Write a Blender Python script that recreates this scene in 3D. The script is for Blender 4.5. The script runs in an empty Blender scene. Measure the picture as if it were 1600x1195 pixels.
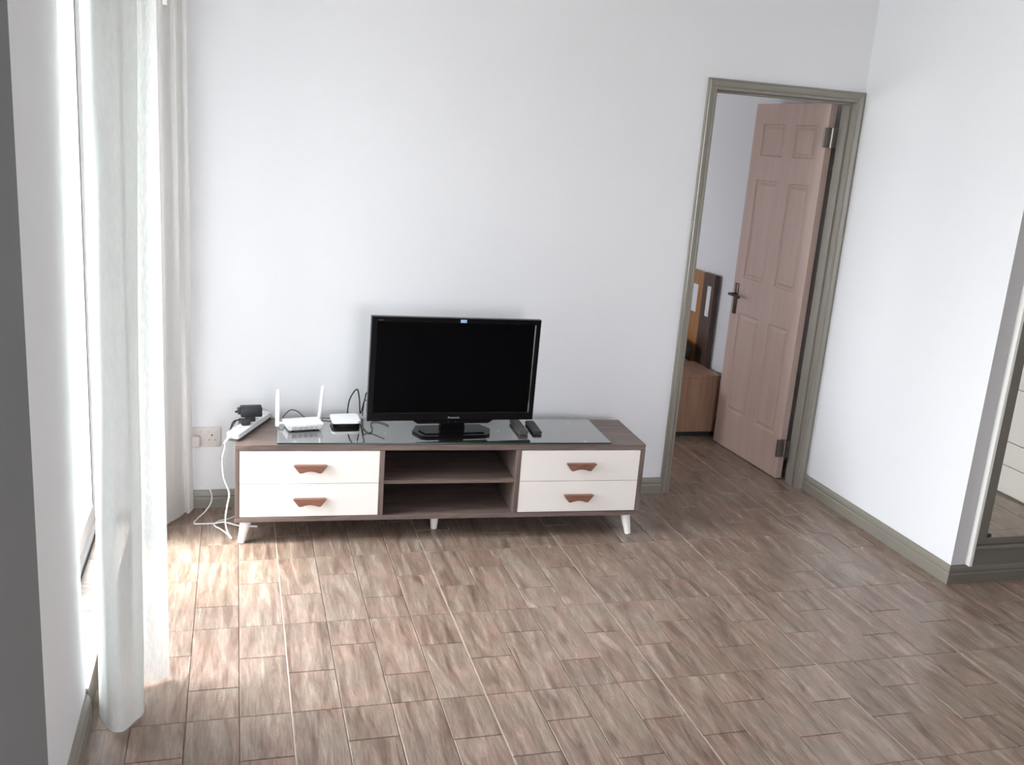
import bpy, bmesh, math, random
from mathutils import Vector, Matrix, noise
random.seed(7)
scene = bpy.context.scene
COL = scene.collection
PI = math.pi

# ------------------------------------------------------------------ camera
CAM = Vector((-3.0055, -4.3108, 1.7542))
cam_data = bpy.data.cameras.new('camera')
cam_data.sensor_width = 36.0
cam_data.lens = 1492.745 * 36.0 / 1600.0
cam_data.clip_start = 0.05
cam = bpy.data.objects.new('camera', cam_data)
cam.location = CAM
cam.rotation_mode = 'XYZ'
cam.rotation_euler = (1.3182, -0.0744, -0.2720)
COL.objects.link(cam)
scene.camera = cam

# ------------------------------------------------------------------ light
scene.view_settings.view_transform = 'Standard'
scene.view_settings.look = 'None'
scene.view_settings.exposure = 0.68
scene.view_settings.gamma = 1.0
scene.view_settings.use_curve_mapping = False
WORLD = 30.0
SUN = 9.0
w = bpy.data.worlds.new('overcast_sky')
scene.world = w
w.use_nodes = True
bg = w.node_tree.nodes['Background']
bg.inputs['Color'].default_value = (0.97, 0.965, 1.0, 1)
bg.inputs['Strength'].default_value = WORLD
sl = bpy.data.lights.new('hazy_sun', 'SUN')
sl.energy = SUN
sl.angle = math.radians(9)
sl.color = (1.0, 0.97, 0.92)
# overcast sky: zenith brighter than the horizon, dull ground below it
_N, _L = w.node_tree.nodes, w.node_tree.links
_tc = _N.new('ShaderNodeTexCoord')
_sx = _N.new('ShaderNodeSeparateXYZ')
_cr = _N.new('ShaderNodeValToRGB')
_L.new(_tc.outputs['Generated'], _sx.inputs[0])
_mr = _N.new('ShaderNodeMapRange')
_mr.inputs[1].default_value = -1
_mr.inputs[2].default_value = 1
_L.new(_sx.outputs['Z'], _mr.inputs[0])
_L.new(_mr.outputs[0], _cr.inputs[0])
_e = _cr.color_ramp.elements
_e[0].position, _e[0].color = 0.0, (0.28, 0.28, 0.27, 1)
_e[1].position, _e[1].color = 1.0, (0.78, 0.78, 0.78, 1)
for _p, _c in ((0.485, (0.33, 0.33, 0.32)), (0.505, (0.42, 0.42, 0.43)), (0.75, (0.62, 0.62, 0.63))):
    _x = _e.new(_p)
    _x.color = (*_c, 1)
_mx = _N.new('ShaderNodeMix')
_mx.data_type = 'RGBA'
_mx.blend_type = 'MULTIPLY'
_mx.inputs[0].default_value = 1.0
_L.new(_cr.outputs[0], _mx.inputs[6])
_mx.inputs[7].default_value = (0.97, 0.965, 1.0, 1)
_L.new(_mx.outputs[2], bg.inputs['Color'])
so = bpy.data.objects.new('hazy_sun', sl)
so.rotation_euler = Vector((0.38, 0.04, -1.0)).to_track_quat('-Z', 'Y').to_euler()
so.location = (-6, -1, 5)
COL.objects.link(so)


def portal(name, loc, rot, sx, sy):
    l = bpy.data.lights.new(name, 'AREA')
    l.shape = 'RECTANGLE'
    l.size = sx
    l.size_y = sy
    l.energy = 1.0
    l.cycles.is_portal = True
    o = bpy.data.objects.new(name, l)
    o.location = loc
    o.rotation_euler = rot
    COL.objects.link(o)


# key dimensions (metres).  back wall is y = 0, right wall is x = 0
XL = -3.425          # face of left wall
XE = 1.75            # far east side of the room
YM = -1.157          # front end of right wall / mirror wall
YS = -6.2            # south wall
H = 2.75
WT = 0.11            # back wall thickness
DY0, DY1 = -1.62, -0.345    # balcony door opening in left wall
DH = 2.25
STEP = 0.10
portal('balcony_door_portal', (XL - 0.26, (DY0 + DY1) / 2, 1.18), (0, -PI / 2, 0), 2.15, DY1 - DY0)
portal('bedroom_window_portal', (-3.36, 2.3, 1.4), (0, -PI / 2, 0), 0.6, 0.9)
portal('front_fill_portal', (-1.875, -6.18, 1.35), (PI / 2, 0, 0), 1.05, 1.3)  # opening behind the camera is added, unseen, for fill light

# ------------------------------------------------------------------ helpers


class MB:
    """collects geometry into one bmesh; faces carry material slot indices"""

    def __init__(self):
        self.bm = bmesh.new()

    def box(self, x0, x1, y0, y1, z0, z1, bev=0.0, seg=1, mi=0, rot=None, at=None):
        b = bmesh.new()
        bmesh.ops.create_cube(b, size=1)
        sx, sy, sz = x1 - x0, y1 - y0, z1 - z0
        for v in b.verts:
            v.co = Vector((v.co.x * sx, v.co.y * sy, v.co.z * sz))
        if bev > 0:
            bmesh.ops.bevel(b, geom=list(b.edges), offset=min(bev, 0.49 * min(abs(sx), abs(sy), abs(sz))), segments=seg, affect='EDGES', profile=0.5)
        c = Vector(((x0 + x1) / 2, (y0 + y1) / 2, (z0 + z1) / 2))
        for v in b.verts:
            v.co = v.co + c
            if rot is not None:
                a = Vector(at) if at is not None else c
                v.co = rot @ (v.co - a) + a
        self.merge(b, mi)
        return self

    def merge(self, b, mi=0):
        b.verts.index_update()
        nv = [self.bm.verts.new(v.co) for v in b.verts]
        for f in b.faces:
            try:
                nf = self.bm.faces.new([nv[v.index] for v in f.verts])
                nf.material_index = mi
            except ValueError:
                pass
        b.free()

    def prism(self, pts, d, mi=0):
        """pts: list of 3D points forming a planar polygon, extruded by vector d"""
        b = bmesh.new()
        d = Vector(d)
        a = [b.verts.new(Vector(q)) for q in pts]
        c = [b.verts.new(Vector(q) + d) for q in pts]
        n = len(pts)
        b.faces.new(a[::-1])
        b.faces.new(c)
        for i in range(n):
            b.faces.new([a[i], a[(i + 1) % n], c[(i + 1) % n], c[i]])
        bmesh.ops.recalc_face_normals(b, faces=b.faces)
        self.merge(b, mi)
        return self

    def cone(self, p0, p1, r0, r1, n=24, mi=0, cap=True, bev=0.0):
        b = bmesh.new()
        p0, p1 = Vector(p0), Vector(p1)
        ax = (p1 - p0).normalized()
        q = ax.to_track_quat('Z', 'Y')
        L = (p1 - p0).length
        prof = [(r0, 0), (r1, L)]
        if bev:
            prof = [(r0 - bev, 0), (r0, bev), (r1, L - bev), (r1 - bev, L)]
        rings = []
        for r, z in prof:
            rings.append([b.verts.new(p0 + q @ Vector((r * math.cos(2 * PI * k / n), r * math.sin(2 * PI * k / n), z))) for k in range(n)])
        for i in range(len(rings) - 1):
            for k in range(n):
                b.faces.new([rings[i][k], rings[i][(k + 1) % n], rings[i + 1][(k + 1) % n], rings[i + 1][k]])
        if cap:
            b.faces.new(rings[0][::-1])
            b.faces.new(rings[-1])
        self.merge(b, mi)
        return self

    def tube(self, pts, r, n=8, sub=6, mi=0):
        P = catmull([Vector(q) for q in pts], sub)
        b = bmesh.new()
        rings = []
        up = Vector((0.13, 0.2, 0.97)).normalized()
        prev = None
        for i, c in enumerate(P):
            t = (P[min(i + 1, len(P) - 1)] - P[max(i - 1, 0)]).normalized()
            if prev is None:
                s = t.cross(up)
                if s.length < 1e-4:
                    s = t.cross(Vector((1, 0, 0)))
            else:
                s = prev - t * prev.dot(t)
            s.normalize()
            prev = s
            u = s.cross(t)
            rings.append([b.verts.new(c + (s * math.cos(2 * PI * k / n) + u * math.sin(2 * PI * k / n)) * r) for k in range(n)])
        for i in range(len(rings) - 1):
            for k in range(n):
                b.faces.new([rings[i][k], rings[i][(k + 1) % n], rings[i + 1][(k + 1) % n], rings[i + 1][k]])
        b.faces.new(rings[0][::-1])
        b.faces.new(rings[-1])
        self.merge(b, mi)
        return self

    def sweep(self, profile, paths, mi=0, caps=True):
        """profile[i] gives one point per path station: paths(i_profile) -> list of 3D points"""
        b = bmesh.new()
        rows = [[b.verts.new(Vector(q)) for q in paths(w_, d_)] for (w_, d_) in profile]
        for i in range(len(rows) - 1):
            for k in range(len(rows[0]) - 1):
                b.faces.new([rows[i][k], rows[i][k + 1], rows[i + 1][k + 1], rows[i + 1][k]])
        if caps:
            try:
                b.faces.new([r[0] for r in rows])
                b.faces.new([r[-1] for r in rows][::-1])
            except ValueError:
                pass
        bmesh.ops.recalc_face_normals(b, faces=b.faces)
        self.merge(b, mi)
        return self


def catmull(P, sub=6):
    out = []
    n = len(P)
    for i in range(n - 1):
        p0 = P[max(i - 1, 0)]
        p1, p2 = P[i], P[i + 1]
        p3 = P[min(i + 2, n - 1)]
        for k in range(sub):
            t = k / sub
            out.append(0.5 * ((2 * p1) + (p2 - p0) * t + (2 * p0 - 5 * p1 + 4 * p2 - p3) * t * t + (3 * p1 - p0 - 3 * p2 + p3) * t ** 3))
    out.append(P[-1])
    return out


def obj(name, mb, mats, parent=None, smooth=False, loc=None):
    bm = mb.bm if isinstance(mb, MB) else mb
    bmesh.ops.recalc_face_normals(bm, faces=bm.faces) if not smooth == 'raw' else None
    me = bpy.data.meshes.new(name)
    bm.to_mesh(me)
    bm.free()
    if not isinstance(mats, (list, tuple)):
        mats = [mats]
    for m in mats:
        me.materials.append(m)
    o = bpy.data.objects.new(name, me)
    COL.objects.link(o)
    if parent is not None:
        o.parent = parent
    if loc is not None:
        o.location = loc
    if smooth:
        for f in me.polygons:
            f.use_smooth = True
        if smooth != 'full':
            me.set_sharp_from_angle(angle=math.radians(35))
    return o


def tag(o, label, cat, group=None, kind=None):
    o['label'] = label
    o['category'] = cat
    if group:
        o['group'] = group
    if kind:
        o['kind'] = kind
    return o


def thing(name, loc, rz, label, cat, group=None):
    o = bpy.data.objects.new(name, None)
    o.empty_display_size = 0.1
    COL.objects.link(o)
    o.location = loc
    o.rotation_euler = (0, 0, rz)
    return tag(o, label, cat, group)


def struct(o, label, cat):
    o['kind'] = 'structure'
    o['label'] = label
    o['category'] = cat
    return o


# ------------------------------------------------------------------ materials
def new_mat(name):
    m = bpy.data.materials.new(name)
    m.use_nodes = True
    nt = m.node_tree
    return m, nt, nt.nodes['Principled BSDF']


def plain(name, col, rough=0.5, metal=0.0, spec=0.5, bump=0.0, bscale=200.0, var=0.0, coat=0.0):
    m, nt, b = new_mat(name)
    b.inputs['Roughness'].default_value = rough
    b.inputs['Metallic'].default_value = metal
    b.inputs['Specular IOR Level'].default_value = spec
    b.inputs['Coat Weight'].default_value = coat
    tc = nt.nodes.new('ShaderNodeTexCoord')
    nz = nt.nodes.new('ShaderNodeTexNoise')
    nz.inputs['Scale'].default_value = bscale
    nz.inputs['Detail'].default_value = 4
    nt.links.new(tc.outputs['Object'], nz.inputs['Vector'])
    mx = nt.nodes.new('ShaderNodeMix')
    mx.data_type = 'RGBA'
    v = var
    mx.inputs[6].default_value = (col[0] * (1 - v), col[1] * (1 - v), col[2] * (1 - v), 1)
    mx.inputs[7].default_value = (min(1, col[0] * (1 + v)), min(1, col[1] * (1 + v)), min(1, col[2] * (1 + v)), 1)
    nt.links.new(nz.outputs['Fac'], mx.inputs[0])
    nt.links.new(mx.outputs[2], b.inputs['Base Color'])
    if bump > 0:
        bp = nt.nodes.new('ShaderNodeBump')
        bp.inputs['Strength'].default_value = bump
        bp.inputs['Distance'].default_value = 0.002
        nt.links.new(nz.outputs['Fac'], bp.inputs['Height'])
        nt.links.new(bp.outputs['Normal'], b.inputs['Normal'])
    return m


def wood(name, cols, scale=(3, 30, 30), rough=0.45, rand=False, bump=0.15, distort=1.2, spec=0.5, pos=None, tilevar=0.0, rvar=0.0, fleck=0.0, tint=None):
    """cols: list of (position, rgb) for the ramp over stretched noise"""
    m, nt, b = new_mat(name)
    N, L = nt.nodes, nt.links
    tc = N.new('ShaderNodeTexCoord')
    vec = tc.outputs['Object']
    rsum = None
    if rand:
        oi = N.new('ShaderNodeObjectInfo')
        ge = N.new('ShaderNodeNewGeometry')
        ad = N.new('ShaderNodeMath')
        ad.operation = 'ADD'
        L.new(oi.outputs['Random'], ad.inputs[0])
        L.new(ge.outputs['Random Per Island'], ad.inputs[1])
        fr = N.new('ShaderNodeMath')
        fr.operation = 'FRACT'
        L.new(ad.outputs[0], fr.inputs[0])
        rsum = fr.outputs[0]
        mu = N.new('ShaderNodeVectorMath')
        mu.operation = 'SCALE'
        mu.inputs[0].default_value = (37.0, 53.0, 19.0)
        L.new(rsum, mu.inputs['Scale'])
        va = N.new('ShaderNodeVectorMath')
        va.operation = 'ADD'
        L.new(vec, va.inputs[0])
        L.new(mu.outputs[0], va.inputs[1])
        vec = va.outputs[0]
    mp = N.new('ShaderNodeMapping')
    mp.inputs['Scale'].default_value = scale
    L.new(vec, mp.inputs['Vector'])
    nz = N.new('ShaderNodeTexNoise')
    nz.inputs['Scale'].default_value = 1.0
    nz.inputs['Detail'].default_value = 9
    nz.inputs['Roughness'].default_value = 0.62
    nz.inputs['Distortion'].default_value = distort
    L.new(mp.outputs[0], nz.inputs['Vector'])
    cr = N.new('ShaderNodeValToRGB')
    el = cr.color_ramp.elements
    while len(el) < len(cols):
        el.new(0.5)
    for e, (q, c) in zip(el, cols):
        e.position = q
        e.color = (c[0], c[1], c[2], 1)
    L.new(nz.outputs['Fac'], cr.inputs[0])
    out = cr.outputs[0]
    if fleck:
        # fine dark pores running with the grain, and slow drifts of hue
        mp2 = N.new('ShaderNodeMapping')
        mp2.inputs['Scale'].default_value = (scale[0] * 6, scale[1] * 5, scale[2])
        L.new(vec, mp2.inputs['Vector'])
        n2 = N.new('ShaderNodeTexNoise')
        n2.inputs['Scale'].default_value = 1.0
        n2.inputs['Detail'].default_value = 5
        n2.inputs['Distortion'].default_value = 0.4
        L.new(mp2.outputs[0], n2.inputs['Vector'])
        mf = N.new('ShaderNodeMapRange')
        mf.inputs[1].default_value = 0.32
        mf.inputs[2].default_value = 0.62
        mf.inputs[3].default_value = 1 - fleck
        mf.inputs[4].default_value = 1 + fleck * 0.45
        L.new(n2.outputs['Fac'], mf.inputs[0])
        s2 = N.new('ShaderNodeVectorMath')
        s2.operation = 'SCALE'
        L.new(out, s2.inputs[0])
        L.new(mf.outputs[0], s2.inputs['Scale'])
        out = s2.outputs[0]
        n3 = N.new('ShaderNodeTexNoise')
        n3.inputs['Scale'].default_value = 7.0
        n3.inputs['Detail'].default_value = 2
        L.new(vec, n3.inputs['Vector'])
        m3 = N.new('ShaderNodeMix')
        m3.data_type = 'RGBA'
        m3.blend_type = 'MULTIPLY'
        m3.inputs[0].default_value = 1.0
        c3 = N.new('ShaderNodeValToRGB')
        c3.color_ramp.elements[0].position = 0.38
        c3.color_ramp.elements[0].color = (1.04, 0.98, 0.96, 1)
        c3.color_ramp.elements[1].position = 0.62
        c3.color_ramp.elements[1].color = (0.96, 1.0, 0.98, 1)
        L.new(n3.outputs['Fac'], c3.inputs[0])
        L.new(out, m3.inputs[6])
        L.new(c3.outputs[0], m3.inputs[7])
        out = m3.outputs[2]
    if tilevar and rsum is not None:
        mr = N.new('ShaderNodeMapRange')
        mr.inputs[3].default_value = 1 - tilevar
        mr.inputs[4].default_value = 1 + tilevar
        L.new(rsum, mr.inputs[0])
        sc = N.new('ShaderNodeVectorMath')
        sc.operation = 'SCALE'
        L.new(out, sc.inputs[0])
        L.new(mr.outputs[0], sc.inputs['Scale'])
        out = sc.outputs[0]
    L.new(out, b.inputs['Base Color'])
    b.inputs['Roughness'].default_value = rough
    b.inputs['Specular IOR Level'].default_value = spec
    if rvar:
        mr2 = N.new('ShaderNodeMapRange')
        mr2.inputs[3].default_value = rough + rvar
        mr2.inputs[4].default_value = rough - rvar
        L.new(nz.outputs['Fac'], mr2.inputs[0])
        L.new(mr2.outputs[0], b.inputs['Roughness'])
    bp = N.new('ShaderNodeBump')
    bp.inputs['Strength'].default_value = bump
    bp.inputs['Distance'].default_value = 0.001
    L.new(nz.outputs['Fac'], bp.inputs['Height'])
    L.new(bp.outputs['Normal'], b.inputs['Normal'])
    return m


def thin_glass(name, tint, fmul=1.0):
    m, nt, b = new_mat(name)
    nt.nodes.remove(b)
    N, L = nt.nodes, nt.links
    tr = N.new('ShaderNodeBsdfTransparent')
    tr.inputs['Color'].default_value = (*tint, 1)
    gl = N.new('ShaderNodeBsdfGlossy')
    gl.inputs['Roughness'].default_value = 0.02
    fr = N.new('ShaderNodeFresnel')
    ge = N.new('ShaderNodeNewGeometry')      # same reflectance on both faces of the sheet
    io = N.new('ShaderNodeMapRange')
    io.inputs[3].default_value = 1.5
    io.inputs[4].default_value = 1 / 1.5
    L.new(ge.outputs['Backfacing'], io.inputs[0])
    L.new(io.outputs[0], fr.inputs['IOR'])
    mu = N.new('ShaderNodeMath')
    mu.operation = 'MULTIPLY'
    mu.use_clamp = True
    mu.inputs[1].default_value = fmul
    L.new(fr.outputs[0], mu.inputs[0])
    mx = N.new('ShaderNodeMixShader')
    L.new(mu.outputs[0], mx.inputs[0])
    L.new(tr.outputs[0], mx.inputs[1])
    L.new(gl.outputs[0], mx.inputs[2])
    L.new(mx.outputs[0], N['Material Output'].inputs['Surface'])
    return m


def sheer(name, col, see=0.3, trans=0.5):
    """woven voile: threads scatter and transmit, the gaps between let light straight through"""
    m, nt, b = new_mat(name)
    nt.nodes.remove(b)
    N, L = nt.nodes, nt.links
    tc = N.new('ShaderNodeTexCoord')
    mp = N.new('ShaderNodeMapping')
    mp.inputs['Scale'].default_value = (60, 60, 14)
    L.new(tc.outputs['Object'], mp.inputs['Vector'])
    nz = N.new('ShaderNodeTexNoise')
    nz.inputs['Scale'].default_value = 3
    nz.inputs['Detail'].default_value = 6
    L.new(mp.outputs[0], nz.inputs['Vector'])
    df = N.new('ShaderNodeBsdfDiffuse')
    df.inputs['Color'].default_value = (*col, 1)
    tl = N.new('ShaderNodeBsdfTranslucent')
    tl.inputs['Color'].default_value = (*col, 1)
    tp = N.new('ShaderNodeBsdfTransparent')
    m1 = N.new('ShaderNodeMixShader')
    m1.inputs[0].default_value = trans
    L.new(df.outputs[0], m1.inputs[1])
    L.new(tl.outputs[0], m1.inputs[2])
    m2 = N.new('ShaderNodeMixShader')
    mr = N.new('ShaderNodeMapRange')
    mr.inputs[1].default_value = 0.3
    mr.inputs[2].default_value = 0.7
    mr.inputs[3].default_value = see * 0.75
    mr.inputs[4].default_value = see * 1.25
    L.new(nz.outputs['Fac'], mr.inputs[0])
    L.new(mr.outputs[0], m2.inputs[0])
    L.new(m1.outputs[0], m2.inputs[1])
    L.new(tp.outputs[0], m2.inputs[2])
    L.new(m2.outputs[0], N['Material Output'].inputs['Surface'])
    bp = N.new('ShaderNodeBump')
    bp.inputs['Strength'].default_value = 0.25
    bp.inputs['Distance'].default_value = 0.001
    L.new(nz.outputs['Fac'], bp.inputs['Height'])
    L.new(bp.outputs['Normal'], df.inputs['Normal'])
    return m


M_WALL = plain('white_wall_paint', (0.80, 0.812, 0.836), 0.6, bump=0.12, bscale=90, var=0.01, spec=0.3)
M_SHADEWALL = plain('shaded_pier_grey', (0.19, 0.195, 0.20), 0.7, bump=0.1, bscale=90, var=0.01, spec=0.2)  # even grey that puts the pier's shade into its colour
M_CEIL = plain('ceiling_paint', (0.82, 0.82, 0.82), 0.8, var=0.01, spec=0.2)
M_TRIM = plain('olive_grey_trim_paint', (0.235, 0.218, 0.183), 0.33, bump=0.05, bscale=60, var=0.03, spec=0.8)
M_WHITE_TRIM = plain('white_bead', (0.75, 0.75, 0.72), 0.4, var=0.01)
M_GROUT = plain('grout_brown', (0.10, 0.075, 0.06), 0.8, bump=0.3, bscale=300, var=0.1)
M_GROUTL = plain('grout_pale', (0.44, 0.36, 0.31), 0.6, bump=0.3, bscale=300, var=0.1)
M_TILE = wood('wood_look_tile', [(0.30, (0.120, 0.079, 0.060)), (0.42, (0.205, 0.144, 0.113)), (0.52, (0.265, 0.195, 0.157)), (0.70, (0.37, 0.295, 0.245))],
              scale=(25, 3.1, 1), rough=0.29, rand=True, bump=0.25, distort=0.9, fleck=0.24, tilevar=0.035, rvar=0.12, spec=0.5)
M_STEPTILE = wood('pale_step_tile', [(0.3, (0.30, 0.25, 0.225)), (0.55, (0.42, 0.365, 0.335)), (0.75, (0.5, 0.45, 0.42))],
                  scale=(9, 7, 1), rough=0.4, rand=True, bump=0.2, distort=1.2)
M_WALNUT = wood('greyed_walnut', fleck=0.0, cols=[(0.3, (0.085, 0.058, 0.050)), (0.5, (0.150, 0.108, 0.094)), (0.7, (0.22, 0.165, 0.145))],
                scale=(3.0, 34, 34), rough=0.42, bump=0.1, distort=0.8)
M_WALNUTV = wood('greyed_walnut_upright', [(0.3, (0.085, 0.058, 0.050)), (0.5, (0.150, 0.108, 0.094)), (0.7, (0.22, 0.165, 0.145))],
                 scale=(34, 34, 3.0), rough=0.42, bump=0.1, distort=0.8)
M_DRAWER = plain('white_drawer_lacquer', (0.86, 0.83, 0.79), 0.35, var=0.01)
M_LEG = plain('white_leg_lacquer', (0.85, 0.83, 0.80), 0.35, var=0.01)
M_HANDLE = wood('orange_brown_wood', [(0.3, (0.17, 0.070, 0.045)), (0.7, (0.27, 0.125, 0.085))], scale=(8, 60, 60), rough=0.4)
M_LEAF = wood('pinkish_wood_grain_door', [(0.3, (0.50, 0.365, 0.315)), (0.5, (0.54, 0.40, 0.345)), (0.7, (0.58, 0.44, 0.385))],
              scale=(26, 26, 1.6), rough=0.34, bump=0.05, distort=0.5)
M_LEAFEDGE = wood('pale_door_edge', [(0.3, (0.42, 0.32, 0.28)), (0.7, (0.52, 0.41, 0.36))], scale=(26, 26, 1.6), rough=0.45, bump=0.05)
M_CHROME = plain('brushed_steel', (0.34, 0.31, 0.29), 0.25, metal=1.0, var=0.05)
M_BRONZE = plain('dark_bronze', (0.09, 0.07, 0.06), 0.35, metal=0.9, var=0.05)
M_BLACK = plain('gloss_black_plastic', (0.003, 0.003, 0.004), 0.12, var=0.05, spec=0.22)
M_SCREEN = plain('black_lcd_screen', (0.0015, 0.0015, 0.0022), 0.12, var=0.02, spec=0.08)
M_MATBLACK = plain('matt_black_plastic', (0.016, 0.016, 0.020), 0.5, var=0.1)
M_DGREY = plain('dark_grey_rubber', (0.05, 0.05, 0.055), 0.55, var=0.1)
M_REMOTE = plain('grey_brown_remote_plastic', (0.055, 0.048, 0.046), 0.4, var=0.1)
M_WPLASTIC = plain('white_plastic', (0.84, 0.85, 0.86), 0.35, var=0.01)
M_GPLASTIC = plain('pale_grey_plastic', (0.50, 0.52, 0.55), 0.4, var=0.02)
M_SOCKET = plain('ivory_socket_plastic', (0.66, 0.63, 0.60), 0.35, var=0.01)
M_WCABLE = plain('white_cable', (0.80, 0.80, 0.80), 0.45, var=0.02)
M_BLUEST = plain('pale_blue_sticker', (0.35, 0.5, 0.75), 0.4, var=0.02)
M_PRINT = plain('silver_print', (0.42, 0.42, 0.44), 0.4, var=0.02)
M_ALU = plain('white_powder_coated_frame', (0.85, 0.86, 0.87), 0.35, var=0.01)
M_SEAL = plain('black_rubber_seal', (0.02, 0.02, 0.02), 0.6, var=0.05)
M_GLASS = thin_glass('clear_pane', (0.96, 0.98, 0.97))
M_GTOP = thin_glass('tempered_glass_sheet', (0.74, 0.81, 0.80), 3.2)
M_GEDGE = plain('green_glass_edge', (0.010, 0.055, 0.040), 0.1, var=0.1)
M_PAD = plain('clear_silicone_pad', (0.75, 0.8, 0.8), 0.2, var=0.01)
M_SHEER = sheer('sheer_white_voile', (0.68, 0.70, 0.68), see=0.12, trans=0.13)
M_VOILE2 = sheer('white_voile_in_corner', (0.93, 0.92, 0.90), see=0.10, trans=0.58)
M_OAK = wood('orange_oak', [(0.3, (0.27, 0.115, 0.035)), (0.7, (0.42, 0.20, 0.065))], scale=(20, 20, 2), rough=0.4)
M_DARKWOOD = wood('dark_brown_wood', [(0.3, (0.05, 0.028, 0.020)), (0.7, (0.09, 0.052, 0.036))], scale=(20, 20, 2), rough=0.35)
M_BEDSIDE = wood('beech_brown_board', [(0.3, (0.24, 0.135, 0.085)), (0.5, (0.30, 0.175, 0.115)), (0.7, (0.36, 0.22, 0.15))], scale=(30, 30, 1.8), rough=0.35, distort=0.6)
M_FABRIC = plain('dark_brown_fabric', (0.035, 0.025, 0.022), 0.9, bump=0.4, bscale=400, var=0.1)
M_SHEET = plain('white_sheet', (0.7, 0.7, 0.7), 0.9, bump=0.2, var=0.03)
M_CASING = plain('taupe_casing_paint', (0.135, 0.125, 0.105), 0.45, bump=0.05, bscale=60, var=0.03)
M_CAB = plain('cream_cabinet_lacquer', (0.80, 0.77, 0.71), 0.35, var=0.01)
M_EXT = plain('pale_balcony_tile', (0.32, 0.31, 0.30), 0.6, var=0.05)
mm, nt, b_ = new_mat('silvered_mirror')
b_.inputs['Base Color'].default_value = (0.86, 0.87, 0.86, 1)
b_.inputs['Metallic'].default_value = 1.0
b_.inputs['Roughness'].default_value = 0.015
M_MIRROR = mm

# ------------------------------------------------------------------ floor
COLW = 0.1535
X0C = -2.838          # a bold grout line
PER = 0.545
Y0C = -1.135          # a common cross joint
CUTS = [0.59, 0.31, 0.70, 0.39]
floor = MB()
floor.box(XL - 0.02, XE + 0.02, YS - 0.02, 3.3, -0.10, -0.0022)
floor = obj('floor', floor, M_GROUT)
struct(floor, 'brown wood-look tiled floor of narrow staggered pieces', 'floor')


def tile_bm(w_, l_, h=0.007, ch=0.0016):
    bm = bmesh.new()
    lo = [bm.verts.new((x, y, -h)) for x, y in ((0, 0), (w_, 0), (w_, l_), (0, l_))]
    md = [bm.verts.new((x, y, -ch)) for x, y in ((0, 0), (w_, 0), (w_, l_), (0, l_))]
    tp = [bm.verts.new((x, y, 0)) for x, y in ((ch, ch), (w_ - ch, ch), (w_ - ch, l_ - ch), (ch, l_ - ch))]
    for a, c in ((lo, md), (md, tp)):
        for i in range(4):
            bm.faces.new([a[i], a[(i + 1) % 4], c[(i + 1) % 4], c[i]])
    bm.faces.new(tp)
    return bm


GAP = 0.0011
tiles = []      # (x, y, w, l)
i0 = math.floor((XL - X0C) / COLW) - 1
i1 = math.ceil((XE - X0C) / COLW) + 1
j0 = math.floor((YS - Y0C) / PER) - 1
j1 = math.ceil((3.2 - Y0C) / PER) + 1
for i in range(i0, i1):
    f = CUTS[i % 4]
    xa = X0C + i * COLW + (0.0022 if i % 4 == 0 else GAP)
    xb = X0C + (i + 1) * COLW - (0.0022 if i % 4 == 3 else GAP)
    for j in range(j0, j1):
        yb = Y0C + j * PER
        # the cut is measured from the far joint towards the camera
        yc = yb + PER * (1 - f)
        for (ya, ye) in ((yb + 0.0005, yc - GAP), (yc + GAP, yb + PER - 0.0005)):
            x_a, x_b = max(xa, XL + 0.001), min(xb, XE - 0.001)
            y_a, y_e = max(ya, YS + 0.001), min(ye, 3.2)
            # keep pieces out of the walls
            if x_b - x_a < 0.02 or y_e - y_a < 0.02:
                continue
            cx, cy = (x_a + x_b) / 2, (y_a + y_e) / 2
            if cx > 0 and cy > YM:
                if x_a < 0 or y_a < YM:
                    if y_a < YM and cx > 0:
                        y_e = min(y_e, YM)
                else:
                    continue
            tiles.append((x_a, y_a, x_b - x_a, y_e - y_a))

from bpy_extras.object_utils import world_to_camera_view
bpy.context.view_layer.update()


def visible_size(t):
    x, y, a, b = t
    c = (x + a / 2, y + b / 2)
    if c[1] > 0 and not (-0.86 < c[0] < 0.0 and c[1] < 1.1):
        return 0
    if c[0] > 0 and c[1] > YM:
        return 0
    sc = scene
    sc_x = []
    for px, py in ((x, y), (x + a, y), (x + a, y + b), (x, y + b)):
        v = world_to_camera_view(sc, cam, Vector((px, py, 0)))
        if v.z <= 0:
            return 0
        sc_x.append((v.x * 1600, (1 - v.y) * 1195))
    if max(q[0] for q in sc_x) < 0 or min(q[0] for q in sc_x) > 1600 or max(q[1] for q in sc_x) < 0 or min(q[1] for q in sc_x) > 1195:
        return 0
    s = 0
    for k in range(4):
        s += sc_x[k][0] * sc_x[(k + 1) % 4][1] - sc_x[(k + 1) % 4][0] * sc_x[k][1]
    return abs(s) / 2


sc_, rr = scene.render, (scene.render.resolution_x, scene.render.resolution_y)
scene.render.resolution_x, scene.render.resolution_y = 1600, 1195
vis = sorted(((visible_size(t), t) for t in tiles), key=lambda q: -q[0])
scene.render.resolution_x, scene.render.resolution_y = rr
single = [t for s, t in vis if s > 0][:300]
sset = set(single)
meshes = {}
for t in single:
    key = (round(t[2], 4), round(t[3], 4))
    if key not in meshes:
        bm = tile_bm(*key)
        me = bpy.data.meshes.new('floor_tile')
        bm.to_mesh(me)
        bm.free()
        me.materials.append(M_TILE)
        meshes[key] = me
    o = bpy.data.objects.new('floor_tile', meshes[key])
    o.location = (t[0], t[1], 0.0)
    COL.objects.link(o)
    o.parent = floor
rest = MB()
for t in tiles:
    if t in sset:
        continue
    b = tile_bm(t[2], t[3])
    bmesh.ops.translate(b, verts=b.verts, vec=(t[0], t[1], 0))
    rest.merge(b)
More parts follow.
